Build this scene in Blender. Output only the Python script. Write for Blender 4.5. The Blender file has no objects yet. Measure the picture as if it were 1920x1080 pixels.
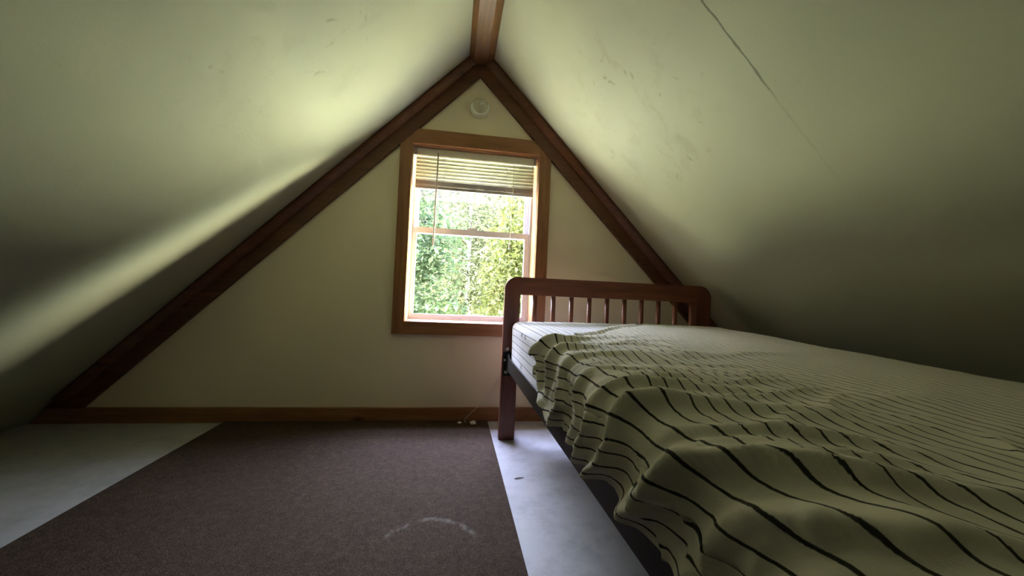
import bpy, bmesh, math, random
import numpy as np
from mathutils import Vector, Matrix, noise

C = bpy.context.scene.collection
sc = bpy.context.scene
PI = math.pi

# ------------------------------------------------------------------ materials
def new_mat(name):
    m = bpy.data.materials.new(name); m.use_nodes = True
    nt = m.node_tree
    b = nt.nodes['Principled BSDF']
    return m, nt, b

def N(nt, t, **kw):
    n = nt.nodes.new(t)
    for k, v in kw.items(): setattr(n, k, v)
    return n

def pos_node(nt, scale=(1, 1, 1), rot=(0, 0, 0)):
    g = N(nt, 'ShaderNodeNewGeometry')
    mp = N(nt, 'ShaderNodeMapping')
    mp.inputs['Scale'].default_value = scale
    mp.inputs['Rotation'].default_value = rot
    nt.links.new(g.outputs['Position'], mp.inputs['Vector'])
    return mp.outputs['Vector']

def noise_node(nt, vec, scale, detail=4, rough=.55, dist=0):
    n = N(nt, 'ShaderNodeTexNoise')
    n.inputs['Scale'].default_value = scale
    n.inputs['Detail'].default_value = detail
    n.inputs['Roughness'].default_value = rough
    n.inputs['Distortion'].default_value = dist
    if vec is not None: nt.links.new(vec, n.inputs['Vector'])
    return n.outputs['Fac']

def ramp(nt, fac, stops):
    r = N(nt, 'ShaderNodeValToRGB')
    els = r.color_ramp.elements
    while len(els) < len(stops): els.new(.5)
    for e, (p, c) in zip(els, stops):
        e.position = p
        e.color = (*c, 1) if not isinstance(c, (int, float)) else (c, c, c, 1)
    nt.links.new(fac, r.inputs['Fac'])
    return r.outputs['Color']

def math_(nt, op, a, b=None, c=None, clamp=False):
    m = N(nt, 'ShaderNodeMath', operation=op, use_clamp=clamp)
    for i, v in enumerate((a, b, c)):
        if v is None: continue
        if isinstance(v, (int, float)): m.inputs[i].default_value = v
        else: nt.links.new(v, m.inputs[i])
    return m.outputs[0]

def mixc(nt, fac, a, b, mode='MIX'):
    m = N(nt, 'ShaderNodeMix', data_type='RGBA', blend_type=mode)
    for k, v in ((0, fac), (6, a), (7, b)):
        if isinstance(v, (int, float)): m.inputs[k].default_value = v
        elif isinstance(v, tuple): m.inputs[k].default_value = (*v, 1)
        else: nt.links.new(v, m.inputs[k])
    return m.outputs[2]

def bump(nt, b, h, strength=.2, dist=.01):
    n = N(nt, 'ShaderNodeBump')
    n.inputs['Strength'].default_value = strength
    n.inputs['Distance'].default_value = dist
    nt.links.new(h, n.inputs['Height'])
    nt.links.new(n.outputs['Normal'], b.inputs['Normal'])

def plain(name, col, rough=.6, metal=0, bumpy=0, spec=.5):
    m, nt, b = new_mat(name)
    v = pos_node(nt)
    f = noise_node(nt, v, 35, 3)
    c = mixc(nt, math_(nt, 'MULTIPLY', f, .25), tuple(col), tuple(x * .72 for x in col))
    nt.links.new(c, b.inputs['Base Color'])
    b.inputs['Roughness'].default_value = rough
    b.inputs['Metallic'].default_value = metal
    b.inputs['Specular IOR Level'].default_value = spec
    if bumpy: bump(nt, b, noise_node(nt, v, 140, 3), bumpy, .004)
    return m

def wood(name, dark, mid, light, axis='X', rough=.5, knots=True):
    m, nt, b = new_mat(name)
    sc_ = {'X': (2.2, 26, 26), 'Y': (26, 2.2, 26), 'Z': (26, 26, 2.2)}[axis]
    v = pos_node(nt, sc_)
    f = noise_node(nt, v, 1.6, 6, .62, .6)
    c = ramp(nt, f, [(.28, dark), (.5, mid), (.72, light)])
    big = noise_node(nt, pos_node(nt), 3.0, 2)
    c = mixc(nt, math_(nt, 'MULTIPLY', big, .5), c, mid)
    if knots:
        vo = N(nt, 'ShaderNodeTexVoronoi')
        vo.inputs['Scale'].default_value = 4.5
        nt.links.new(pos_node(nt, {'X': (.6, 1.2, 1.2), 'Y': (1.2, .6, 1.2), 'Z': (1.2, 1.2, .6)}[axis]), vo.inputs['Vector'])
        k = N(nt, 'ShaderNodeMapRange'); k.inputs[1].default_value = .05; k.inputs[2].default_value = .11
        k.inputs[3].default_value = .75; k.inputs[4].default_value = 0
        nt.links.new(vo.outputs['Distance'], k.inputs[0])
        c = mixc(nt, k.outputs[0], c, tuple(x * .35 for x in dark))
    nt.links.new(c, b.inputs['Base Color'])
    b.inputs['Roughness'].default_value = rough
    bump(nt, b, f, .15, .004)
    return m

def paint_wall(name, col, stains=(), seam=None, bstr=.12):
    """painted drywall: faint roller texture, dirt smudges near given points, optional taped seam"""
    m, nt, b = new_mat(name)
    v = pos_node(nt)
    g = N(nt, 'ShaderNodeNewGeometry')
    f = noise_node(nt, v, 2.3, 4)
    c = mixc(nt, math_(nt, 'MULTIPLY', f, .35), tuple(col), tuple(x * .86 for x in col))
    h = noise_node(nt, v, 90, 4, .6)
    lump = noise_node(nt, v, 7, 3, .5)
    h = math_(nt, 'ADD', math_(nt, 'MULTIPLY', h, .25), lump)
    for (p, rad, stretch, dens, dark) in stains:
        d = N(nt, 'ShaderNodeVectorMath', operation='DISTANCE')
        d.inputs[1].default_value = p
        nt.links.new(g.outputs['Position'], d.inputs[0])
        mask = N(nt, 'ShaderNodeMapRange', interpolation_type='SMOOTHSTEP')
        mask.inputs[1].default_value = rad * .45; mask.inputs[2].default_value = rad
        mask.inputs[3].default_value = 1; mask.inputs[4].default_value = 0
        nt.links.new(d.outputs['Value'], mask.inputs[0])
        n1 = noise_node(nt, pos_node(nt, stretch), 11, 5, .6, .8)
        s1 = N(nt, 'ShaderNodeMapRange', interpolation_type='SMOOTHSTEP')
        s1.inputs[1].default_value = dens; s1.inputs[2].default_value = dens + .10
        nt.links.new(n1, s1.inputs[0])
        n2 = noise_node(nt, pos_node(nt, stretch), 4.5, 5, .65, .4)
        s2 = N(nt, 'ShaderNodeMapRange', interpolation_type='SMOOTHSTEP')
        s2.inputs[1].default_value = .5; s2.inputs[2].default_value = .72
        nt.links.new(n2, s2.inputs[0])
        tot = math_(nt, 'ADD', math_(nt, 'MULTIPLY', s1.outputs[0], .6), math_(nt, 'MULTIPLY', s2.outputs[0], .25))
        c = mixc(nt, math_(nt, 'MULTIPLY', tot, mask.outputs[0], clamp=True), c, tuple(dark))
    if seam:
        y0, zhi, zlo, zmin = seam
        sx = N(nt, 'ShaderNodeSeparateXYZ'); nt.links.new(g.outputs['Position'], sx.inputs[0])
        wob = noise_node(nt, v, 14, 4, .6)
        dy = math_(nt, 'ABSOLUTE', math_(nt, 'ADD', math_(nt, 'SUBTRACT', sx.outputs['Y'], y0),
                                          math_(nt, 'MULTIPLY', math_(nt, 'SUBTRACT', wob, .5), .012)))
        wid = math_(nt, 'MULTIPLY', noise_node(nt, v, 22, 3), .011)
        line = N(nt, 'ShaderNodeMapRange', interpolation_type='SMOOTHSTEP')
        line.inputs[1].default_value = 0
        nt.links.new(wid, line.inputs[2]); line.inputs[3].default_value = 1; line.inputs[4].default_value = 0
        nt.links.new(dy, line.inputs[0])
        zm = N(nt, 'ShaderNodeMapRange', interpolation_type='SMOOTHSTEP')
        zm.inputs[1].default_value = zlo; zm.inputs[2].default_value = zhi
        zm.inputs[3].default_value = .12; zm.inputs[4].default_value = .8
        nt.links.new(sx.outputs['Z'], zm.inputs[0])
        zn = N(nt, 'ShaderNodeMapRange')
        zn.inputs[1].default_value = zmin; zn.inputs[2].default_value = zmin + .12
        nt.links.new(sx.outputs['Z'], zn.inputs[0])
        k = math_(nt, 'MULTIPLY', math_(nt, 'MULTIPLY', line.outputs[0], zm.outputs[0]), zn.outputs[0])
        c = mixc(nt, k, c, (.06, .065, .04))
        h = math_(nt, 'SUBTRACT', h, math_(nt, 'MULTIPLY', k, .6))
    nt.links.new(c, b.inputs['Base Color'])
    b.inputs['Roughness'].default_value = .75
    b.inputs['Specular IOR Level'].default_value = .25
    bump(nt, b, h, bstr, .012)
    return m

M = {}
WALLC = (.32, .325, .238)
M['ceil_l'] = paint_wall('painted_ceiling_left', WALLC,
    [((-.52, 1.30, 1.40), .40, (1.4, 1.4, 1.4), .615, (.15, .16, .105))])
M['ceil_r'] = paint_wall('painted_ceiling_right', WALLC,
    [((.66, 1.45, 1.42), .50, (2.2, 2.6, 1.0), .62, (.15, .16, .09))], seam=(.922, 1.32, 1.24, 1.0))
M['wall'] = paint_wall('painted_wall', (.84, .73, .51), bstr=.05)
M['pine'] = wood('stained_pine_casing', (.15, .06, .02), (.28, .12, .042), (.40, .19, .07), 'Z')
M['pine_x'] = wood('stained_pine_boards', (.15, .06, .02), (.28, .12, .042), (.40, .19, .07), 'X')
M['rake'] = wood('dark_stained_rake', (.065, .022, .008), (.125, .045, .016), (.20, .075, .028), 'X')
M['ridge'] = wood('stained_ridge', (.045, .017, .004), (.10, .041, .009), (.19, .085, .02), 'Y')
M['jamb'] = wood('light_pine_jamb', (.21, .105, .042), (.27, .145, .065), (.33, .19, .095), 'Z', knots=False)
M['bed'] = wood('cherry_stained_bed', (.10, .030, .015), (.17, .052, .027), (.25, .085, .042), 'Z', .38, knots=False)
M['bed_x'] = wood('cherry_stained_bed_rail', (.10, .030, .015), (.17, .052, .027), (.25, .085, .042), 'X', .38, knots=False)
M['backwood'] = wood('dark_back_boards', (.03, .02, .012), (.05, .032, .02), (.08, .05, .03), 'Z')
M['vinyl'] = plain('white_vinyl', (.60, .59, .66), .35)
M['blind'] = plain('blind_slat', (.55, .53, .46), .45)
M['headrail'] = plain('blind_headrail', (.84, .81, .66), .5)
M['wand'] = plain('blind_wand', (.34, .30, .26), .4)
M['rail_grey'] = plain('blind_rail', (.52, .46, .42), .5)
M['steel'] = plain('dark_steel', (.018, .016, .015), .45, .3)
M['bolt'] = plain('worn_bolt', (.55, .52, .48), .3, .8)
M['plastic'] = plain('aged_white_plastic', (.90, .87, .78), .25)
M['plastic_grey'] = plain('detector_cover_plastic', (.60, .55, .42), .4)
M['led'] = plain('clear_lens', (.9, .88, .8), .1)
M['cord'] = plain('pale_cord', (.72, .69, .62), .6)
M['paper'] = plain('white_scrap', (.85, .84, .84), .6)
M['splinter'] = plain('dark_splinter', (.05, .04, .035), .7)
M['trunk'] = plain('grey_bark', (.20, .17, .13), .9, bumpy=.4)
M['birch'] = plain('pale_bark', (.17, .165, .15), .85, bumpy=.3)

def trans_leaf(name, col, tr):
    m = bpy.data.materials.new(name); m.use_nodes = True
    nt = m.node_tree; nt.nodes.clear()
    o = N(nt, 'ShaderNodeOutputMaterial')
    d = N(nt, 'ShaderNodeBsdfDiffuse'); t = N(nt, 'ShaderNodeBsdfTranslucent')
    f = noise_node(nt, pos_node(nt), 1.6, 3)
    c = ramp(nt, f, [(.3, tuple(x * .55 for x in col)), (.5, col), (.7, tuple(min(1, x * 1.5) for x in col))])
    nt.links.new(c, d.inputs['Color'])
    nt.links.new(mixc(nt, 1.0, c, tr, 'MULTIPLY'), t.inputs['Color'])
    mx = N(nt, 'ShaderNodeMixShader'); mx.inputs[0].default_value = .45
    nt.links.new(d.outputs[0], mx.inputs[1]); nt.links.new(t.outputs[0], mx.inputs[2])
    nt.links.new(mx.outputs[0], o.inputs['Surface'])
    return m
M['leaf_a'] = trans_leaf('leaf_yellow_green', (.050, .058, .024), (1.0, 1.0, .6))
M['leaf_b'] = trans_leaf('leaf_mid_green', (.048, .068, .038), (.9, 1.0, .7))
M['leaf_c'] = trans_leaf('leaf_pale_green', (.058, .066, .040), (1.0, 1.0, .75))

# glass: mostly clear pane with a weak reflection
m = bpy.data.materials.new('window_glass'); m.use_nodes = True
nt = m.node_tree; nt.nodes.clear()
o = N(nt, 'ShaderNodeOutputMaterial'); t = N(nt, 'ShaderNodeBsdfTransparent'); g = N(nt, 'ShaderNodeBsdfGlossy')
t.inputs['Color'].default_value = (.96, .98, .97, 1); g.inputs['Roughness'].default_value = .03
mx = N(nt, 'ShaderNodeMixShader'); mx.inputs[0].default_value = .04
nt.links.new(t.outputs[0], mx.inputs[1]); nt.links.new(g.outputs[0], mx.inputs[2]); nt.links.new(mx.outputs[0], o.inputs['Surface'])
M['glass'] = m

# translucent blind slats
nt = M['blind'].node_tree
b = nt.nodes['Principled BSDF']; out = [n for n in nt.nodes if n.type == 'OUTPUT_MATERIAL'][0]
tl = N(nt, 'ShaderNodeBsdfTranslucent'); tl.inputs['Color'].default_value = (.56, .55, .46, 1)
mx = N(nt, 'ShaderNodeMixShader'); mx.inputs[0].default_value = .45
nt.links.new(b.outputs[0], mx.inputs[1]); nt.links.new(tl.outputs[0], mx.inputs[2]); nt.links.new(mx.outputs[0], out.inputs['Surface'])

# white painted plywood floor
m, nt, b = new_mat('white_painted_floor')
v = pos_node(nt)
c = mixc(nt, noise_node(nt, v, 2.0, 4), (.46, .46, .45), (.36, .36, .345))
bl = N(nt, 'ShaderNodeMapRange', interpolation_type='SMOOTHSTEP'); bl.inputs[1].default_value = .40; bl.inputs[2].default_value = .72
nt.links.new(noise_node(nt, v, 7, 7, .78), bl.inputs[0])
c = mixc(nt, math_(nt, 'MULTIPLY', bl.outputs[0], .55), c, (.20, .20, .17))
sp = N(nt, 'ShaderNodeMapRange', interpolation_type='SMOOTHSTEP'); sp.inputs[1].default_value = .68; sp.inputs[2].default_value = .74
nt.links.new(noise_node(nt, v, 26, 4, .6), sp.inputs[0])
c = mixc(nt, math_(nt, 'MULTIPLY', sp.outputs[0], .7), c, (.14, .135, .12))
nt.links.new(c, b.inputs['Base Color']); b.inputs['Roughness'].default_value = .55
bump(nt, b, noise_node(nt, v, 60, 3), .06, .005)
M['floor'] = m

# brown carpet with a worn pale arc
m, nt, b = new_mat('brown_carpet')
v = pos_node(nt); g = N(nt, 'ShaderNodeNewGeometry')
fine = noise_node(nt, v, 230, 3, .7); mid = noise_node(nt, v, 62, 5, .75); big = noise_node(nt, v, 3.0, 3)
c = ramp(nt, math_(nt, 'ADD', math_(nt, 'MULTIPLY', fine, .62), math_(nt, 'MULTIPLY', mid, .38)),
         [(.34, (.020, .0125, .008)), (.5, (.064, .045, .030)), (.68, (.150, .102, .070))])
c = mixc(nt, math_(nt, 'MULTIPLY', big, .45), c, (.046, .030, .019))
sx = N(nt, 'ShaderNodeSeparateXYZ'); nt.links.new(g.outputs['Position'], sx.inputs[0])
ax = math_(nt, 'SUBTRACT', sx.outputs['X'], -.035); ay = math_(nt, 'SUBTRACT', sx.outputs['Y'], 1.035)
ay = math_(nt, 'MULTIPLY', ay, .95)
rr = math_(nt, 'SQRT', math_(nt, 'ADD', math_(nt, 'MULTIPLY', ax, ax), math_(nt, 'MULTIPLY', ay, ay)))
rr = math_(nt, 'ADD', rr, math_(nt, 'MULTIPLY', math_(nt, 'SUBTRACT', noise_node(nt, v, 30, 3), .5), .03))
ring = N(nt, 'ShaderNodeMapRange', interpolation_type='SMOOTHSTEP'); ring.inputs[1].default_value = 0; ring.inputs[2].default_value = .014
ring.inputs[3].default_value = 1; ring.inputs[4].default_value = 0
nt.links.new(math_(nt, 'ABSOLUTE', math_(nt, 'SUBTRACT', rr, .135)), ring.inputs[0])
up = N(nt, 'ShaderNodeMapRange', interpolation_type='SMOOTHSTEP'); up.inputs[1].default_value = .03; up.inputs[2].default_value = .09
nt.links.new(ay, up.inputs[0])
brk = N(nt, 'ShaderNodeMapRange'); brk.inputs[1].default_value = .4; brk.inputs[2].default_value = .6
nt.links.new(noise_node(nt, v, 38, 4, .7), brk.inputs[0])
k = math_(nt, 'MULTIPLY', math_(nt, 'MULTIPLY', ring.outputs[0], up.outputs[0]), brk.outputs[0])
c = mixc(nt, math_(nt, 'MULTIPLY', k, .6), c, (.22, .21, .18))
nt.links.new(c, b.inputs['Base Color']); b.inputs['Roughness'].default_value = .95; b.inputs['Specular IOR Level'].default_value = .1
bump(nt, b, math_(nt, 'ADD', fine, math_(nt, 'MULTIPLY', mid, .6)), .6, .006)
M['carpet'] = m

# cotton with dark woven stripes; UV.x runs along the cloth across the bed
def striped(name, base, stripe, period=.0245, width=.0033):
    m, nt, b = new_mat(name)
    uv = N(nt, 'ShaderNodeUVMap'); uv.uv_map = 'cloth'
    sp = N(nt, 'ShaderNodeSeparateXYZ'); nt.links.new(uv.outputs[0], sp.inputs[0])
    tc = N(nt, 'ShaderNodeTexNoise'); tc.inputs['Scale'].default_value = 90; nt.links.new(uv.outputs[0], tc.inputs['Vector'])
    xx = math_(nt, 'ADD', sp.outputs['X'], math_(nt, 'MULTIPLY', tc.outputs['Fac'], .0018))
    fr = math_(nt, 'FRACT', math_(nt, 'DIVIDE', xx, period))
    d = math_(nt, 'ABSOLUTE', math_(nt, 'SUBTRACT', fr, .5))
    s = N(nt, 'ShaderNodeMapRange', interpolation_type='SMOOTHSTEP')
    s.inputs[1].default_value = width / period * .32; s.inputs[2].default_value = width / period * .62
    s.inputs[3].default_value = 1; s.inputs[4].default_value = 0
    nt.links.new(d, s.inputs[0])
    v = pos_node(nt)
    c0 = mixc(nt, noise_node(nt, v, 6, 3), base, tuple(x * .9 for x in base))
    c = mixc(nt, math_(nt, 'MULTIPLY', s.outputs[0], .95), c0, stripe)
    nt.links.new(c, b.inputs['Base Color'])
    b.inputs['Roughness'].default_value = .9; b.inputs['Specular IOR Level'].default_value = .12
    b.inputs['Sheen Weight'].default_value = .1
    bump(nt, b, math_(nt, 'ADD', noise_node(nt, v, 26, 5, .6), math_(nt, 'MULTIPLY', noise_node(nt, v, 600, 2), .15)), .28, .006)
    return m
M['sheet'] = striped('striped_cotton', (.87, .825, .70), (.011, .011, .012))
M['mattress'] = striped('striped_mattress_cover', (.86, .86, .87), (.07, .10, .11), .030, .0032)

# ------------------------------------------------------------------ helpers
def obj(name, bm, mat, parent=None, smooth=False, bevel=0, seg=2):
    if bevel:
        bmesh.ops.bevel(bm, geom=[e for e in bm.edges if len(e.link_faces) == 2 and e.calc_face_angle(0) > .5],
                        offset=bevel, segments=seg, affect='EDGES', profile=.5)
    bmesh.ops.recalc_face_normals(bm, faces=bm.faces)
    me = bpy.data.meshes.new(name); bm.to_mesh(me); bm.free()
    o = bpy.data.objects.new(name, me); C.objects.link(o)
    for x in (mat if isinstance(mat, (list, tuple)) else [mat]): me.materials.append(x)
    if smooth:
        for p in me.polygons: p.use_smooth = True
    if parent: o.parent = parent; o.matrix_parent_inverse = parent.matrix_world.inverted()
    return o

def empty(name, loc):
    o = bpy.data.objects.new(name, None); C.objects.link(o); o.location = loc; o.empty_display_size = .1
    o.matrix_world = Matrix.Translation(loc)
    return o

def tag(o, label, cat, group=None, kind=None):
    o['label'] = label; o['category'] = cat
    if group: o['group'] = group
    if kind: o['kind'] = kind
    return o

def struct(o, label=None, cat=None):
    o['kind'] = 'structure'
    if label: o['label'] = label
    if cat: o['category'] = cat
    return o

def box(bm, x0, x1, y0, y1, z0, z1):
    vs = [bm.verts.new(p) for p in ((x0, y0, z0), (x1, y0, z0), (x1, y1, z0), (x0, y1, z0),
                                    (x0, y0, z1), (x1, y0, z1), (x1, y1, z1), (x0, y1, z1))]
    for f in ((0, 3, 2, 1), (4, 5, 6, 7), (0, 1, 5, 4), (1, 2, 6, 5), (2, 3, 7, 6), (3, 0, 4, 7)):
        bm.faces.new([vs[i] for i in f])

def BX(*a):
    bm = bmesh.new(); box(bm, *a); return bm

def prism_y(pts, y0, y1, bm=None):
    """outline in (x, z) extruded along Y"""
    bm = bm or bmesh.new()
    a = [bm.verts.new((x, y0, z)) for x, z in pts]; b_ = [bm.verts.new((x, y1, z)) for x, z in pts]
    n = len(pts)
    bm.faces.new(a); bm.faces.new(b_[::-1])
    for i in range(n): bm.faces.new((a[i], b_[i], b_[(i + 1) % n], a[(i + 1) % n]))
    return bm

def tube(bm, pts, r, seg=10, cap=True):
    pts = [Vector(p) for p in pts]; rings = []
    rs = r if isinstance(r, (list, tuple)) else [r] * len(pts)
    for i, p in enumerate(pts):
        t = (pts[min(i + 1, len(pts) - 1)] - pts[max(i - 1, 0)]).normalized()
        u = t.orthogonal().normalized() if i == 0 else (u - t * u.dot(t)).normalized()
        w = t.cross(u)
        rings.append([bm.verts.new(p + (u * math.cos(2 * PI * k / seg) + w * math.sin(2 * PI * k / seg)) * rs[i]) for k in range(seg)])
    for a, b_ in zip(rings, rings[1:]):
        for k in range(seg): bm.faces.new((a[k], a[(k + 1) % seg], b_[(k + 1) % seg], b_[k]))
    if cap: bm.faces.new(rings[0][::-1]); bm.faces.new(rings[-1])
    return bm

def lathe_y(bm, c, prof, seg=36):
    """profile (radius, y offset towards the room = -Y) spun round the Y axis through c"""
    rings = []
    for r, d in prof:
        rings.append([bm.verts.new((c[0] + r * math.cos(2 * PI * k / seg), c[1] - d, c[2] + r * math.sin(2 * PI * k / seg))) for k in range(seg)])
    for a, b_ in zip(rings, rings[1:]):
        for k in range(seg): bm.faces.new((a[k], a[(k + 1) % seg], b_[(k + 1) % seg], b_[k]))
    bm.faces.new(rings[0][::-1]); bm.faces.new(rings[-1])
    return bm

# ------------------------------------------------------------------ room shell
WY = 2.10          # inner face of the gable wall
RX, RZ, RS = .093, 2.02, 1.01   # ridge x, ridge height of the ceiling planes, slope
BACK = -2.3
def ceil_z(x): return RZ - RS * abs(x - RX)
KX = RZ / RS       # half width at the floor

struct(obj('floor', BX(RX - KX - .05, RX + KX + .05, BACK, WY + .1, -.12, 0), M['floor']), 'white painted plywood floor', 'floor')
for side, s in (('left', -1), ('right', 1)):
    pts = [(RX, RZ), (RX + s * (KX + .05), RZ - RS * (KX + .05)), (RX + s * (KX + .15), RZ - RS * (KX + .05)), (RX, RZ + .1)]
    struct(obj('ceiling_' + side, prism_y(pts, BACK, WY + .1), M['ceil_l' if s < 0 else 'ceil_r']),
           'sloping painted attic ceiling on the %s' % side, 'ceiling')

# gable wall with the window opening
OX0, OX1, OZ0, OZ1 = -.256, .446, .522, 1.480
WT = .20
bm = bmesh.new()
def gable_piece(pts): prism_y(pts, WY, WY + WT, bm)
e = .03
xl, xr = RX - KX - e, RX + KX + e
cz = lambda x: ceil_z(x) + e
gable_piece([(xl, -.05), (OX0, -.05), (OX0, cz(OX0)), (xl, max(cz(xl), -.04))])
gable_piece([(OX1, -.05), (xr, -.05), (xr, max(cz(xr), -.04)), (OX1, cz(OX1))])
gable_piece([(OX0, -.05), (OX1, -.05), (OX1, OZ0), (OX0, OZ0)])
gable_piece([(OX0, OZ1), (OX1, OZ1), (OX1, cz(OX1)), (RX, RZ + e), (OX0, cz(OX0))])
struct(obj('wall_far', bm, M['wall']), 'cream painted gable end wall', 'wall')
pts = [(xl, -.05), (xr, -.05), (RX, RZ + e)]
struct(obj('wall_back', prism_y(pts, BACK - .1, BACK), M['backwood']), 'dark board wall behind the viewer', 'wall')

# baseboard
bm = prism_y([(-1.895, 0), (2.08, 0), (2.01, .072), (-1.825, .072)], WY - .018, WY)
struct(obj('baseboard_far', bm, M['pine_x'], bevel=.003), 'stained pine baseboard under the gable wall', 'baseboard')

# window casing: four boards
cas = empty('trim_1', (.095, WY, .46))
struct(cas, 'stained pine casing round the window', 'trim')
CX0, CX1, CZ0, CZ1 = -.312, .507, .459, 1.552
IX0, IX1, IZ0, IZ1 = -.249, .441, .527, 1.474
T = .019
obj('casing_side', prism_y([(CX0, CZ0), (IX0, CZ0), (IX0, CZ1), (CX0, CZ1)], WY - T, WY), M['pine'], cas, bevel=.003)
obj('casing_side', prism_y([(IX1, CZ0), (CX1, CZ0), (CX1, CZ1), (IX1, CZ1)], WY - T, WY), M['pine'], cas, bevel=.003)
obj('casing_head', prism_y([(IX0 + .0005, IZ1), (IX1 - .0005, IZ1), (IX1 - .0005, CZ1), (IX0 + .0005, CZ1)], WY - T, WY), M['pine_x'], cas, bevel=.003)
obj('casing_apron', prism_y([(IX0 + .0005, CZ0), (IX1 - .0005, CZ0), (IX1 - .0005, IZ0), (IX0 + .0005, IZ0)], WY - T, WY), M['pine_x'], cas, bevel=.003)

# rake trims: board on the wall plus a cove strip against the ceiling
def rake(name, s, label):
    t = empty(name, (RX + s * 1.0, WY, 1.0)); struct(t, label, 'trim')
    def line(off, x): return RZ - off - RS * abs(x - RX)     # vertical offset below ceiling plane
    xe = RX + s * 1.93; xi = RX + s * .0005
    lo = .150
    xlo = RX + s * ((RZ - lo - .0725) / RS)
    obj('rake_board', prism_y([(xi, line(lo, xi)), (xlo, line(lo, xlo)), (RX + s * ((RZ - .002 - .0725) / RS), .0725), (xi, line(.002, xi))], WY - .022, WY), M['rake'], t, bevel=.003)
    # rounded cove strip
    bm = bmesh.new()
    d = Vector((s * 1, 0, -RS)).normalized(); n = Vector((-s * RS, 0, -1)).normalized()  # along slope, into the room
    p0 = Vector((xi, 0, line(0, xi))) + d * .03
    p1 = Vector((xi, 0, line(0, xi))) + d * 2.66
    prof = [(.002, .0225), (.002, .058), (.012, .060), (.022, .056), (.034, .046), (.044, .036), (.048, .0225)]  # (n offset, depth from wall)
    A = [bm.verts.new((p0 + n * a) + Vector((0, WY - b_, 0))) for a, b_ in prof]
    B = [bm.verts.new((p1 + n * a) + Vector((0, WY - b_, 0))) for a, b_ in prof]
    k = len(prof)
    for i in range(k): bm.faces.new((A[i], B[i], B[(i + 1) % k], A[(i + 1) % k]))
    bm.faces.new(A[::-1]); bm.faces.new(B)
    obj('cove_strip', bm, M['rake'], t)
rake('trim_2', -1, 'dark stained rake trim on the left slope of the gable')
rake('trim_3', 1, 'dark stained rake trim on the right slope of the gable')
# ridge board
bm = prism_y([(RX - .066, RZ - .069), (RX - .040, RZ - .092), (RX + .030, RZ - .092), (RX + .066, RZ - .069), (RX, RZ - .003)], BACK + .001, WY - .0005)
struct(obj('trim_4', bm, M['ridge'], bevel=.003), 'stained wooden ridge beam along the ceiling peak', 'trim')

# ------------------------------------------------------------------ window
win = empty('window_1', (.095, WY + .15, .53)); struct(win, 'white single hung window in a pine jamb', 'window')
JY0, JY1 = WY - .012, WY + .19
J0, J1, K0, K1 = IX0 - .004, IX1 + .004, IZ0 - .003, IZ1 + .004
jt = .003
bm = bmesh.new(); box(bm, OX0, J0 + .006, WY + .0005, JY1, OZ0, OZ1); obj('jamb_side', bm, M['jamb'], win)
bm = bmesh.new(); box(bm, J1 - .006, OX1, WY + .0005, JY1, OZ0, OZ1); obj('jamb_side', bm, M['jamb'], win)
bm = bmesh.new(); box(bm, J0 + .006, J1 - .006, WY + .0005, JY1, OZ1 - .008, OZ1); obj('jamb_head', bm, M['jamb'], win)
bm = bmesh.new(); box(bm, J0 + .006, J1 - .006, WY + .0005, JY1, OZ0, OZ0 + .007); obj('window_sill', bm, M['jamb'], win)
X0, X1, Z0, Z1 = J0 + .006, J1 - .006, OZ0 + .007, OZ1 - .008
FY0, FY1 = WY + .125, WY + .19
def ring(x0, x1, z0, z1, wl, wr, wb, wt, y0, y1):
    bm = bmesh.new()
    box(bm, x0, x0 + wl, y0, y1, z0, z1); box(bm, x1 - wr, x1, y0, y1, z0, z1)
    box(bm, x0 + wl, x1 - wr, y0, y1, z0, z0 + wb); box(bm, x0 + wl, x1 - wr, y0, y1, z1 - wt, z1)
    return bm
obj('window_frame', ring(X0, X1, Z0, Z1, .010, .012, .010, .012, FY0, FY1), M['vinyl'], win, bevel=.0015)
fx0, fx1, fz0, fz1 = X0 + .0105, X1 - .0125, Z0 + .0105, Z1 - .0125
MZ = 1.020      # meeting rail bottom
lo = obj('lower_sash', ring(fx0, fx1, fz0, MZ + .034, .015, .024, .020, .034, WY + .132, WY + .157), M['vinyl'], win, bevel=.002)
up = obj('upper_sash', ring(fx0, fx1, MZ + .002, fz1, .018, .026, .030, .022, WY + .160, WY + .185), M['vinyl'], win, bevel=.002)
obj('pane', BX(fx0 + .014, fx1 - .022, WY + .143, WY + .147, fz0 + .018, MZ + .002), M['glass'], lo)
obj('pane', BX(fx0 + .016, fx1 - .024, WY + .171, WY + .175, MZ + .030, fz1 - .020), M['glass'], up)
bm = bmesh.new(); box(bm, .06, .12, WY + .134, WY + .156, MZ + .0345, MZ + .046); obj('sash_lock', bm, M['vinyl'], win, bevel=.003)

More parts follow.
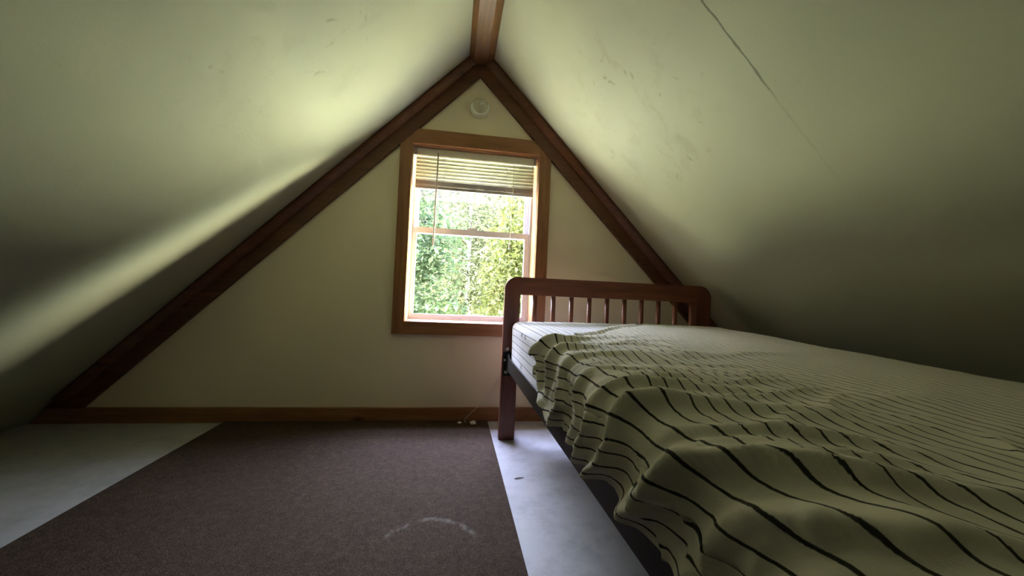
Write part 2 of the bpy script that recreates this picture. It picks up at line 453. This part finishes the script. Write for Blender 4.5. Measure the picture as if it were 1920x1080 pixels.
# ------------------------------------------------------------------ blind
BYc = WY + .052
bl = tag(empty('window_blind', (.09, BYc, IZ1)), 'cream slatted mini blind pulled partway up in the window', 'blind')
bx0, bx1 = -.228, .418
obj('headrail', BX(bx0, bx1, BYc - .02, BYc + .02, 1.432, 1.468), M['headrail'], bl, bevel=.002)
obj('headrail_bracket', BX(bx0 - .018, bx0 - .001, BYc - .022, BYc + .022, 1.430, 1.4705), M['rail_grey'], bl, bevel=.002)
obj('headrail_bracket', BX(bx1 + .001, bx1 + .013, BYc - .022, BYc + .022, 1.430, 1.4705), M['rail_grey'], bl, bevel=.002)
def slat_mesh(zc, tilt):
    bm = bmesh.new(); n = 6; w = .0125
    rows = []
    for i in range(n + 1):
        a = -w + 2 * w * i / n; h = .0018 * (1 - (a / w) ** 2)
        y = BYc + a * math.cos(tilt) - h * math.sin(tilt); z = zc + a * math.sin(tilt) + h * math.cos(tilt)
        rows.append((bm.verts.new((bx0 - .004, y, z)), bm.verts.new((bx1 + .004, y, z))))
    for a, b_ in zip(rows, rows[1:]): bm.faces.new((a[0], a[1], b_[1], b_[0]))
    return bm
for i in range(7):
    o = obj('slat', slat_mesh(1.4195 - .0192 * i, math.radians(62)), M['blind'], bl, smooth=True)
    so = o.modifiers.new('thick', 'SOLIDIFY'); so.thickness = .0006
# gathered slats resting on the bottom rail
for i in range(8):
    o = obj('slat', slat_mesh(1.2945 - .0034 * i, math.radians(4)), M['rail_grey'], bl, smooth=True)
    so = o.modifiers.new('thick', 'SOLIDIFY'); so.thickness = .0024
obj('bottom_rail', BX(bx0 - .004, bx1 + .004, BYc - .0125, BYc + .0125, 1.250, 1.266), M['rail_grey'], bl, bevel=.003)
obj('tilt_wand', tube(bmesh.new(), [(-.116, BYc - .026, 1.445), (-.118, BYc - .030, 1.20), (-.121, BYc - .028, .935)], .0042, 8), M['wand'], bl, smooth=True)
cd = obj('lift_cord', tube(bmesh.new(), [(.307, BYc - .024, 1.445), (.304, BYc - .027, 1.2), (.299, BYc - .026, .975)], .0017, 6), M['cord'], bl, smooth=True)
obj('tassel', tube(bmesh.new(), [(.299, BYc - .026, .980), (.2985, BYc - .026, .965), (.298, BYc - .026, .945)], [.002, .005, .006], 10), M['cord'], cd, smooth=True)
for x in (-.075, .268):
    obj('ladder_cord', tube(bmesh.new(), [(x, BYc - .0145, 1.432), (x, BYc - .0145, 1.26)], .001, 6), M['cord'], bl)

# ------------------------------------------------------------------ smoke detector
sd = tag(empty('smoke_detector', (.098, WY, 1.705)), 'round white smoke detector on the wall above the window', 'smoke detector')
cc = (.098, WY, 1.703)
obj('mounting_base', lathe_y(bmesh.new(), cc, [(.052, .0003), (.053, .008), (.051, .014), (.046, .014)]), M['plastic'], sd, smooth=True)
obj('cover', lathe_y(bmesh.new(), cc, [(.0455, .0142), (.0445, .026), (.040, .032), (.030, .035), (.012, .036), (.002, .036)]), M['plastic_grey'], sd, smooth=True)
obj('test_button', lathe_y(bmesh.new(), (cc[0] + .006, WY, cc[2] + .010), [(.009, .0352), (.009, .039), (.007, .0405), (.001, .041)], 20), M['led'], sd, smooth=True)
bm = bmesh.new()       # raised U-shaped lip round the lower half
pp = [(cc[0] + .044 * math.cos(a), WY - .029, cc[2] + .044 * math.sin(a)) for a in [math.radians(165 + i * 210 / 24) for i in range(25)]]
tube(bm, pp, .007, 8); obj('rim', bm, M['plastic'], sd, smooth=True)

# ------------------------------------------------------------------ bed
HY0, HY1 = 1.815, 1.850
bed = tag(empty('bed_frame', (.80, .9, 0)), 'reddish brown wooden bed with spindle headboard and dark steel side rails', 'bed')
def arc(cx, cz_, r, a0, a1, n=10):
    return [(cx + r * math.cos(math.radians(a0 + (a1 - a0) * i / n)), cz_ + r * math.sin(math.radians(a0 + (a1 - a0) * i / n))) for i in range(n + 1)]
HT = .778
pl = obj('headboard_post', prism_y([(.243, 0), (.318, 0), (.318, HT)] + arc(.243 + .062, HT - .062, .062, 90, 180), HY0, HY1), M['bed'], bed, bevel=.004)
pr = obj('headboard_post', prism_y([(1.245, 0), (1.322, 0)] + arc(1.322 - .062, HT - .062, .062, 0, 90) + [(1.245, HT)], HY0, HY1), M['bed'], bed, bevel=.004)
obj('headboard_top_rail', BX(.3185, 1.2445, HY0 + .001, HY1 - .001, .692, HT - .001), M['bed_x'], bed, bevel=.004)
obj('headboard_bottom_rail', BX(.3185, 1.2445, HY0 + .004, HY1 - .004, .335, .41), M['bed_x'], bed, bevel=.004)
for i in range(10):
    x = .394 + .0923 * i
    bm = bmesh.new()
    tube(bm, [(x, (HY0 + HY1) / 2, .4105), (x, (HY0 + HY1) / 2, .6915)], .0115, 14)
    obj('spindle', bm, M['bed'], bed, smooth=True)
# steel side rails (angle section), with hooked end plate
def rail(xo, s):
    bm = bmesh.new()
    pts = [(xo, .337), (xo + s * .034, .337), (xo + s * .034, .341), (xo + s * .004, .341), (xo + s * .004, .398), (xo, .398)]
    prism_y(pts, -.10, 1.742, bm)
    return obj('side_rail', bm, M['steel'], bed)
rl = rail(.266, 1); rr_ = rail(1.305, -1)
for (r_, xo) in ((rl, .266), (rr_, 1.301)):
    # tapered hook plate towards the post
    bm = bmesh.new()
    pts = [(1.735, .337), (1.735, .398), (1.775, .415), (1.8145, .400), (1.8145, .330), (1.79, .322)]
    a = [bm.verts.new((xo + .0002, y, z)) for y, z in pts]; b_ = [bm.verts.new((xo + .0042, y, z)) for y, z in pts]
    bm.faces.new(a); bm.faces.new(b_[::-1])
    for i in range(len(pts)): bm.faces.new((a[i], b_[i], b_[(i + 1) % len(pts)], a[(i + 1) % len(pts)]))
    obj('hook_plate', bm, M['steel'], r_)
obj('post_bracket', BX(.250, .300, 1.8095, 1.8149, .305, .420), M['steel'], bed, bevel=.001)
for (x, z, rad) in ((.266, .432, .0085), (.256, .380, .0055), (.262, .323, .0075)):
    bm = bmesh.new(); lathe_y(bm, (x, 1.8148 if z > .42 else 1.8094, z), [(rad, 0), (rad, .002), (rad * .75, .0045), (rad * .3, .006)], 16)
    obj('bolt', bm, M['bolt'], pl, smooth=True)
# low foot end
for x in (.243, 1.247):
    obj('foot_post', BX(x, x + .075, -.150, -.115, 0, .46), M['bed'], bed, bevel=.004)
obj('foot_rail', BX(.3185, 1.2465, -.146, -.119, .335, .44), M['bed_x'], bed, bevel=.004)
# plank deck under the mattress
obj('mattress_deck', BX(.272, 1.2995, -.105, 1.735, .3415, .372), M['backwood'], bed)

# ------------------------------------------------------------------ cloth surfaces
def lerp_tab(x, tab):
    if x <= tab[0][0]: return tab[0][1]
    for (a, va), (b_, vb) in zip(tab, tab[1:]):
        if x <= b_:
            t = (x - a) / (b_ - a); t = t * t * (3 - 2 * t)
            return va + (vb - va) * t
    return tab[-1][1]
TOP = [(-.2, .528), (.3, .532), (.7, .541), (1.1, .552), (1.5, .566), (1.8, .572)]
RAD = [(0, .085), (.5, .075), (1.0, .05), (1.4, .036), (1.8, .034)]
def section(Y, zbot, xl, xr, n_side, n_arc, n_top, lift=0.0):
    """points, outward normals and arc length over the bed from the left hem to the right hem"""
    zt = lerp_tab(Y, TOP) + lift; r = lerp_tab(Y, RAD)
    P = []
    for i in range(n_side): P.append((xl, zbot + (zt - r - zbot) * i / n_side, -1, 0))
    for i in range(n_arc):
        a = PI - PI / 2 * i / n_arc
        P.append((xl + r + r * math.cos(a), zt - r + r * math.sin(a), math.cos(a), math.sin(a)))
    for i in range(n_top): 
        t = i / n_top; x = xl + r + (xr - r - xl - r) * t
        P.append((x, zt + .006 * math.sin(PI * t), 0, 1))
    for i in range(n_arc):
        a = PI / 2 - PI / 2 * i / n_arc
        P.append((xr - r + r * math.cos(a), zt - r + r * math.sin(a), math.cos(a), math.sin(a)))
    for i in range(n_side + 1): P.append((xr, zt - r + (zbot - zt + r) * i / n_side, 1, 0))
    s = [0.0]
    for a, b_ in zip(P, P[1:]): s.append(s[-1] + math.hypot(a[0] - b_[0], a[1] - b_[1]))
    return P, s

def grid_obj(name, V, UV, nu, nv, mat, parent=None, close_ends=False):
    F = []
    for i in range(nu - 1):
        for j in range(nv - 1): F.append((i * nv + j, i * nv + j + 1, (i + 1) * nv + j + 1, (i + 1) * nv + j))
    if close_ends:
        F.append(tuple(range(nv))); F.append(tuple((nu - 1) * nv + j for j in reversed(range(nv))))
        for i in range(nu - 1): F.append(((i + 1) * nv, (i + 1) * nv + nv - 1, i * nv + nv - 1, i * nv))
    me = bpy.data.meshes.new(name); me.from_pydata(V, [], F)
    uvl = me.uv_layers.new(name='cloth')
    for lp in me.loops: uvl.data[lp.index].uv = UV[lp.vertex_index]
    for p in me.polygons: p.use_smooth = len(p.vertices) == 4
    me.materials.append(mat)
    bm = bmesh.new(); bm.from_mesh(me); bmesh.ops.recalc_face_normals(bm, faces=bm.faces); bm.to_mesh(me); bm.free()
    o = bpy.data.objects.new(name, me); C.objects.link(o)
    if parent: o.parent = parent
    return o

# mattress, closed at both ends with softened ends
V, UV = [], []
ys = [-.095, -.085, -.065, -.04] + [-.04 + 1.80 * (i + 1) / 50 for i in range(50)] + [1.775, 1.787, 1.795, 1.798]
nv = None
for Y in ys:
    d = min(Y + .095, 1.798 - Y); rr0 = .03
    ins = rr0 - math.sqrt(max(rr0 ** 2 - (rr0 - min(d, rr0)) ** 2, 0))
    P, s = section(Y, .3725 + ins * .6, .280 + ins, 1.303 - ins, 10, 8, 40, -.006 - ins)
    nv = len(P)
    for (x, z, nx, nz), ss in zip(P, s):
        w = noise.noise((x * 6, Y * 6, z * 6)) * .0025
        V.append((x + nx * w, Y, z + nz * w)); UV.append((ss, Y))
mat_o = grid_obj('mattress', V, UV, len(ys), nv, M['mattress'], close_ends=True)
tag(mat_o, 'white mattress with thin grey stripes on the wooden bed', 'mattress')
for k, (y, z) in enumerate(((1.515, .528), (1.44, .526), (1.50, .404))):
    bm = bmesh.new()
    tube(bm, [(.2805, y, z - .004), (.277, y - .003, z + .001), (.2775, y - .006, z + .012)], .0012, 5)
    obj('loose_thread', bm, M['splinter'], mat_o)

# bunched striped sheet
# ridges: list of (arc-length, Y) along crest ; height on the side, height on top, half width
RID = [
    # (crest [(arc length, Y)], half width, height along the crest [(arc length, height)])
    ([(0, .95), (.07, 1.05), (.127, 1.09), (.175, 1.06), (.378, 1.18)], .028, [(0, .012), (.07, .020), (.13, .034), (.19, .026), (.30, .010), (.45, 0)]),
    ([(0, .97), (.1, .965), (.15, .955), (.22, .975), (.3, 1.0)], .024, [(0, .012), (.08, .018), (.14, .022), (.2, .016), (.3, .004), (.4, 0)]),
    ([(0, .885), (.064, .825), (.127, .842), (.2, .86), (.4, .87)], .030, [(0, .030), (.06, .028), (.127, .020), (.2, .012), (.35, .006), (.5, 0)]),
    ([(0, .76), (.06, .735), (.13, .735), (.2, .72), (.4, .72)], .026, [(0, .018), (.06, .014), (.13, .014), (.2, .012), (.33, .006), (.5, 0)]),
    ([(0, .70), (.028, .676), (.078, .630), (.114, .634), (.144, .612), (.196, .588), (.35, .57)], .026, [(0, .022), (.03, .030), (.08, .030), (.12, .022), (.15, .018), (.2, .016), (.33, .008), (.5, 0)]),
    ([(0, .625), (.048, .558), (.083, .533), (.126, .538), (.157, .510), (.186, .494), (.30, .47), (.42, .44)], .028, [(0, .030), (.05, .036), (.09, .036), (.13, .030), (.19, .018), (.30, .012), (.42, 0)]),
    ([(0, .50), (.053, .444), (.079, .414), (.11, .382), (.131, .350), (.164, .310), (.20, .282), (.30, .24)], .030, [(0, .030), (.05, .040), (.08, .042), (.11, .038), (.14, .030), (.2, .022), (.3, .008), (.4, 0)]),
    ([(.09, .46), (.123, .444), (.165, .406), (.208, .396), (.273, .375), (.34, .33)], .018, [(.09, 0), (.125, .010), (.2, .014), (.27, .012), (.36, 0)]),
    ([(.15, .34), (.2, .325), (.257, .315), (.32, .28)], .016, [(.15, 0), (.2, .008), (.257, .010), (.33, 0)]),
    ([(0, .37), (.05, .335), (.103, .292), (.119, .252), (.15, .212), (.25, .16)], .030, [(0, .016), (.08, .012), (.11, .018), (.15, .020), (.25, .008), (.35, 0)]),
    ([(0, .28), (.06, .25), (.1, .225), (.16, .15)], .022, [(0, .014), (.06, .012), (.1, .010), (.16, 0)]),
    ([(0, .20), (.12, .14), (.25, .08)], .035, [(0, .018), (.12, .012), (.25, 0)]),
    ([(0, .08), (.12, .04), (.25, .0)], .035, [(0, .016), (.12, .010), (.25, 0)]),
    ([(.15, .66), (.22, .655), (.35, .63), (.55, .60)], .022, [(.15, 0), (.2, .010), (.3, .009), (.55, 0)]),
    ([(.25, .82), (.45, .86), (.70, .93), (.9, .98)], .040, [(.25, 0), (.42, .008), (.7, .006), (.9, 0)]),
    ([(.30, 1.04), (.5, 1.12), (.75, 1.16)], .04, [(.30, 0), (.45, .009), (.75, 0)]),
    ([(.40, .50), (.55, .52), (.8, .50)], .04, [(.40, 0), (.55, .006), (.8, 0)]),
]
def lin(x, tab):
    if x <= tab[0][0]: return tab[0][1]
    for (a, va), (b_, vb) in zip(tab, tab[1:]):
        if x <= b_: return va + (vb - va) * (x - a) / (b_ - a)
    return tab[-1][1]
def ridge_disp(s, Y):
    tot = 0
    for pts, w, amp in RID:
        a = lin(s, amp)
        if a <= 0: continue
        yc = lerp_tab(s, pts) + .008 * noise.noise((s * 14, pts[0][1] * 7, 3.1))
        d = (Y - yc)
        # the fold leans towards the viewer: gentle on the window side, steep on the near side
        k_side = max(0.0, min(1.0, (s - .06) / .12))
        ww = w * ((.80 + .75 * k_side) if d > 0 else (.70 - .25 * k_side))
        q = abs(d) / ww
        if q < 3.5: tot += a * .95 * (1.0 / (1 + (q * 1.15) ** 2.2) - .04)
    return tot
YN = -.085
FAR_S = [(0, .925), (.03, .99), (.055, 1.13), (.075, 1.16), (.10, 1.06), (.15, 1.10), (.20, 1.13), (.27, 1.17), (.40, 1.30), (.58, 1.50), (.78, 1.68), (1.5, 1.70)]
nu = 250
V, UV = [], []
xl0, xr0 = .262, 1.309
for i in range(nu):
    t = i / (nu - 1)
    Yb = YN + t * (1.72 - YN)
    P, s = section(Yb, .404, xl0, xr0, 34, 22, 110, .003)
    nv = len(P)
    for j, ((x, z, nx, nz), ss) in enumerate(zip(P, s)):
        yf = lin(ss, FAR_S) + (.010 if ss < .2 else .003) * noise.noise((ss * 9, 2.2, 0))
        Y = YN + t * (yf - YN)
        Pz = lerp_tab(Y, TOP) - lerp_tab(Yb, TOP)
        d = ridge_disp(ss, Y)
        fade = 1 - max(0, min(1, (ss - .35) / .6)) * .75
        cr = 1 - abs(noise.noise((ss * 2.6, Y * 15 + 1.5 * noise.noise((ss * 7, Y * 3, 2)), 4.4))) * 2.2
        cr2 = 1 - abs(noise.noise((ss * 9 + Y * 8, Y * 11 - ss * 6, 8.8))) * 2.4
        d += fade * (.0065 * max(0, cr) ** 3 + .0024 * max(0, cr2) ** 3) * (1 if ss < .5 else .4)
        d += fade * (.0035 * noise.noise((x * 9, Y * 13, z * 9)) + .0011 * noise.noise((x * 24, Y * 34, z * 20 + 5)))
        hx = 1.0 if nx > -.5 else 1.0
        d = max(d, -.004 if ss > .10 else -.002)
        # hem sways with the folds
        hem = max(0, 1 - ss / .10)
        zz = z + Pz * (1 if nz > 0 else .5) + nz * d - hem * (d * .25 + .010 * noise.noise((Y * 8, 7.7, 1)))
        # far hem curls up a little
        e_ = max(0, 1 - (yf - Y) / .028)
        curl = .008 * math.sin(e_ * PI * .5) if ss < .7 else .002 * e_
        # arc-length shear so the stripes wander
        sh = .007 * noise.noise((ss * 3, Y * 6, 1.5)) + .004 * noise.noise((ss * 5, Y * 17, 9.5))
        V.append((x + nx * (d + curl), Y, zz + nz * curl)); UV.append((ss + sh, Y))
sheet = grid_obj('bedsheet', V, UV, nu, nv, M['sheet'])
tag(sheet, 'cream sheet with dark stripes bunched in folds over the mattress', 'sheet')
so = sheet.modifiers.new('thick', 'SOLIDIFY'); so.thickness = .0025; so.offset = 1

# ------------------------------------------------------------------ floor things
bm = bmesh.new()
n = 60
RX0, RX1, RY0, RY1 = -1.075, .2125, -1.6, 2.075
bot, topv = [], []
box(bm, RX0, RX1, RY0, RY1, .0005, .009)
tag(obj('carpet', bm, M['carpet'], bevel=.003), 'dark brown flat carpet on the white floor in front of the window', 'carpet')

bm = tube(bmesh.new(), [(.276, 1.90, .30), (.272, 2.02, .285), (.262, 2.085, .235), (.245, 2.092, .185), (.215, 2.086, .135), (.170, 2.072, .090), (.125, 2.066, .055), (.095, 2.062, .025), (.088, 2.050, .0115), (.100, 2.035, .0108)], .0013, 6)
# smooth it
me_o = obj('string', bm, M['cord'], smooth=True)
tag(me_o, 'thin pale string hanging down the end wall beside the bed post', 'string')

def scrap(name, c, r, seed, label):
    bm = bmesh.new(); bmesh.ops.create_icosphere(bm, subdivisions=3, radius=1)
    rnd = random.Random(seed)
    for v_ in bm.verts:
        k = 1 + .35 * noise.noise(v_.co * 1.7 + Vector((seed, 0, 0)))
        v_.co = Vector((c[0] + v_.co.x * r[0] * k, c[1] + v_.co.y * r[1] * k, c[2] + v_.co.z * r[2] * k))
    zmin = min(v_.co.z for v_ in bm.verts)
    for v_ in bm.verts: v_.co.z += .0092 - zmin
    return tag(obj(name, bm, M['paper'], smooth=True), label, 'paper scrap', 'white scraps by the baseboard')
scrap('paper_scrap', (.131, 2.005, .012), (.017, .010, .009), 3, 'larger white scrap on the carpet nearest the bed post')
scrap('paper_scrap', (.063, 2.018, .010), (.010, .007, .006), 8, 'smaller white scrap on the carpet further from the bed post')

bm = tube(bmesh.new(), [(.258, 1.428, .0024), (.272, 1.431, .0032), (.296, 1.436, .0022)], [.0012, .0022, .001], 6)
tag(obj('splinter', bm, M['splinter']), 'dark wood splinter lying on the white floor beside the carpet', 'splinter')
bm = tube(bmesh.new(), [(.495, 2.004, .002), (.515, 2.008, .0032), (.530, 2.014, .003), (.534, 2.020, .012), (.537, 2.024, .022)], [.0008, .0012, .0016, .0018, .001], 6)
tag(obj('twig', bm, M['splinter']), 'tiny bent twig on the white floor under the bed', 'twig')

# ------------------------------------------------------------------ outside
GZ = -2.7
bm = bmesh.new(); bmesh.ops.create_grid(bm, x_segments=40, y_segments=40, size=22)
for v_ in bm.verts:
    v_.co.y += 22 + 2.6
    v_.co.z = GZ + .25 * noise.noise((v_.co.x * .3, v_.co.y * .3, 0)) * min(1, (v_.co.y - 2.6) / 4)
m, nt, b = new_mat('lawn_and_ferns')
v = pos_node(nt)
c = ramp(nt, noise_node(nt, v, 1.2, 6, .7), [(.3, (.55, .57, .29)), (.5, (.68, .69, .38)), (.7, (.78, .77, .46))])
nt.links.new(c, b.inputs['Base Color']); b.inputs['Roughness'].default_value = 1; b.inputs['Specular IOR Level'].default_value = 0
struct(obj('ground', bm, m, smooth=True), 'sunlit green forest clearing outside', 'ground')

def foliage_mesh(name, seed, rx, rz, zc, nclust, per, leaf, mat, spread=.34):
    r = random.Random(seed); V, F = [], []
    for c_ in range(nclust):
        while True:
            p = Vector((r.uniform(-1, 1), r.uniform(-1, 1), r.uniform(-1, 1)))
            if .25 < p.length < 1: break
        cx = Vector((p.x * (rx - spread * 1.1), p.y * (rx - spread * 1.1), zc + p.z * (rz - spread)))
        for k in range(per):
            cl = lambda g: max(-1.1 * spread, min(1.1 * spread, g))
            q = cx + Vector((cl(r.gauss(0, spread)), cl(r.gauss(0, spread)), cl(r.gauss(0, spread * .6))))
            L = leaf * r.uniform(.6, 1.3)
            a = r.uniform(0, 2 * PI); tilt = r.gauss(-.25, .5)
            d = Vector((math.cos(a) * math.cos(tilt), math.sin(a) * math.cos(tilt), math.sin(tilt)))
            w = d.cross(Vector((0, 0, 1))).normalized(); w = (w + Vector((0, 0, r.gauss(0, .5)))).normalized()
            up_ = w.cross(d) * L * .12
            i = len(V)
            V += [q - d * L * .5, q + w * L * .27 + up_, q + d * L * .5, q - w * L * .27 + up_]
            F += [(i, i + 1, i + 2), (i, i + 2, i + 3)]
    me = bpy.data.meshes.new(name); me.from_pydata([tuple(v_) for v_ in V], [], F); me.materials.append(mat)
    return me
def trunk_bm(h, r0, seed, branches=5):
    r = random.Random(seed); bm = bmesh.new()
    pts = [(r.gauss(0, .04) * (i > 0), r.gauss(0, .04) * (i > 0), h * i / 8 - .05) for i in range(9)]
    tube(bm, pts, [r0 * (1 - .8 * i / 8) for i in range(9)], 10)
    for k in range(branches):
        z = h * r.uniform(.35, .85); a = r.uniform(0, 2 * PI); L = h * .13
        tube(bm, [(0, 0, z), (math.cos(a) * L * .5, math.sin(a) * L * .5, z + L * .25), (math.cos(a) * L, math.sin(a) * L, z + L * .7)],
             [r0 * .35, r0 * .22, r0 * .08], 6)
    return bm
def tree(name, x, y, h, rx, rz, zc, seed, leafmat, barkmat, label, r0=.1, ncl=110, per=45, leaf=.15, group='trees outside the window'):
    t = tag(empty(name, (x, y, GZ)), label, 'tree', group)
    o = obj('trunk', trunk_bm(h, r0, seed), M[barkmat]); o.parent = t
    me = foliage_mesh('foliage', seed + 50, rx, rz, zc, ncl, per, leaf, M[leafmat], min(.34, rx * .28))
    f = bpy.data.objects.new('foliage', me); C.objects.link(f); f.parent = t
    return t
tree('maple_tree', -1.02, 8.2, 7.0, 1.4, 2.5, 3.7, 1, 'leaf_b', 'trunk', 'mid green leafy tree filling the left of the window view', ncl=150)
tree('birch_tree', .43, 11.3, 8.2, 1.6, 2.8, 4.3, 2, 'leaf_c', 'birch', 'pale barked tree in the middle of the window view', .10, ncl=130)
tree('maple_tree', 1.84, 8.3, 7.2, 1.4, 2.6, 3.8, 3, 'leaf_a', 'trunk', 'yellow green leafy tree on the right of the window view', ncl=140)
tree('sapling', .95, 5.7, 2.9, .72, 1.0, 1.85, 4, 'leaf_a', 'trunk', 'small bright yellow green sapling low in the window view', .035, 50, 36, .11)
tree('sapling', -.62, 5.6, 2.6, .75, .9, 1.75, 5, 'leaf_c', 'trunk', 'low leafy sapling at the bottom left of the window view', .035, 50, 36, .11)
tree('beech_tree', -4.7, 13.1, 8.5, 2.2, 3.2, 4.6, 6, 'leaf_b', 'trunk', 'broad tree far left beyond the window', .15, 130, 45, .2)
tree('beech_tree', .9, 16.0, 9.6, 3.0, 3.6, 4.8, 7, 'leaf_c', 'trunk', 'broad hazy tree behind the pale barked one', .15, 170, 48, .22)
tree('beech_tree', 5.6, 12.8, 8.6, 2.2, 3.3, 4.6, 8, 'leaf_a', 'trunk', 'broad tree far right beyond the window', .15, 130, 45, .2)
tree('oak_tree', -6.5, 8.5, 8.0, 2.0, 3.0, 4.2, 10, 'leaf_b', 'trunk', 'dark shaded tree left of the window view', .16, 150, 45, .2)
tree('oak_tree', -5.4, 4.7, 6.2, 1.4, 2.3, 3.8, 11, 'leaf_b', 'trunk', 'dark shaded tree close to the house left of the window', .1, 120, 45, .16)
# ------------------------------------------------------------------ light
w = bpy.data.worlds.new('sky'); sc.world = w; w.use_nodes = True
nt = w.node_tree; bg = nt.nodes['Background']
tc = N(nt, 'ShaderNodeTexCoord'); sx = N(nt, 'ShaderNodeSeparateXYZ'); nt.links.new(tc.outputs['Generated'], sx.inputs[0])
mr = N(nt, 'ShaderNodeMapRange'); mr.inputs[1].default_value = -1; mr.inputs[2].default_value = 1
nt.links.new(sx.outputs['Z'], mr.inputs[0])
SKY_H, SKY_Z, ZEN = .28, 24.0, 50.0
GLOW = 300.0     # added bright patch low in the sky, out of view, lights the left ceiling streak
r = N(nt, 'ShaderNodeValToRGB')
els = r.color_ramp.elements
els[0].position = 0; els[0].color = (.5, .6, .2, 1)
els[1].position = .5; els[1].color = (.85, .92, .72, 1)
e1 = els.new(.70); e1.color = (.72, .77, .96, 1)
e2 = els.new(1.0); e2.color = (.50, .53, 1, 1)
nt.links.new(mr.outputs[0], r.inputs['Fac'])
st = N(nt, 'ShaderNodeMapRange', interpolation_type='SMOOTHSTEP')
st.inputs[1].default_value = .36; st.inputs[2].default_value = .50; st.inputs[3].default_value = SKY_H; st.inputs[4].default_value = SKY_Z
nt.links.new(sx.outputs['Z'], st.inputs[0])
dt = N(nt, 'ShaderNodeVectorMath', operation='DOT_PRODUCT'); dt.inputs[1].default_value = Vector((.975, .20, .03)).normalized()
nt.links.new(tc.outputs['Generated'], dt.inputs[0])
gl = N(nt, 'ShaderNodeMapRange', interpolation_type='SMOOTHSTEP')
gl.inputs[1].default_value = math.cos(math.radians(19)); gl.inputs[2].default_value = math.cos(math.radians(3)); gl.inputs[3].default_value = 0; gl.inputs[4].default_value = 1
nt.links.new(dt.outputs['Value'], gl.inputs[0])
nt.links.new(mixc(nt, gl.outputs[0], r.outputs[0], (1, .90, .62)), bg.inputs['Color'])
zen = N(nt, 'ShaderNodeMapRange', interpolation_type='SMOOTHSTEP')
zen.inputs[1].default_value = .70; zen.inputs[2].default_value = .96; zen.inputs[3].default_value = 0; zen.inputs[4].default_value = ZEN
nt.links.new(sx.outputs['Z'], zen.inputs[0])
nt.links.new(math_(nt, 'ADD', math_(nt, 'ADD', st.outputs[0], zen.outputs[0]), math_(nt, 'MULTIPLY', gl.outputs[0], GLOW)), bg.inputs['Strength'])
w.cycles.sampling_method = 'MANUAL'; w.cycles.sample_map_resolution = 512

sun = bpy.data.lights.new('sun', 'SUN'); sun.energy = 60.0; sun.angle = math.radians(.6); sun.color = (1, .93, .76)
so_ = bpy.data.objects.new('sun', sun); C.objects.link(so_)
so_.rotation_euler = Vector((.45, .34, -.86)).to_track_quat('-Z', 'Y').to_euler()   # shines over the roof on to the trees

pt = bpy.data.lights.new('window_portal', 'AREA'); pt.shape = 'RECTANGLE'; pt.size = .70; pt.size_y = .96; pt.cycles.is_portal = True
po = bpy.data.objects.new('window_portal', pt); C.objects.link(po)
po.location = (.095, WY + .20, 1.0); po.rotation_euler = (-PI / 2, 0, 0)

# ------------------------------------------------------------------ camera
f = 720.0; vz = (850, 548); roll = math.radians(2.7)
cam = bpy.data.cameras.new('camera'); cam.sensor_width = 36; cam.sensor_fit = 'HORIZONTAL'; cam.lens = f / 1920 * 36; cam.clip_start = .01
co = bpy.data.objects.new('camera', cam); C.objects.link(co)
Yv = Vector((vz[0] - 960, -(vz[1] - 540), f)).normalized()
u = Vector((math.sin(roll), math.cos(roll), 0)); Zv = (u - Yv * u.dot(Yv)).normalized(); Xv = Zv.cross(Yv)
if Xv.x < 0: Xv = -Xv
R_ = Matrix(((Xv.x, Xv.y, -Xv.z), (Yv.x, Yv.y, -Yv.z), (Zv.x, Zv.y, -Zv.z)))
co.matrix_world = Matrix.Translation((0, 0, .69)) @ R_.to_4x4()
sc.camera = co

sc.view_settings.view_transform = 'Standard'; sc.view_settings.look = 'None'
sc.view_settings.gamma = 1; sc.view_settings.use_curve_mapping = False
sc.view_settings.exposure = 1.33
cy = sc.cycles
cy.max_bounces = 14; cy.diffuse_bounces = 8; cy.transparent_max_bounces = 16; cy.glossy_bounces = 3
cy.use_denoising = True; cy.use_guiding = True; cy.sample_clamp_indirect = 12
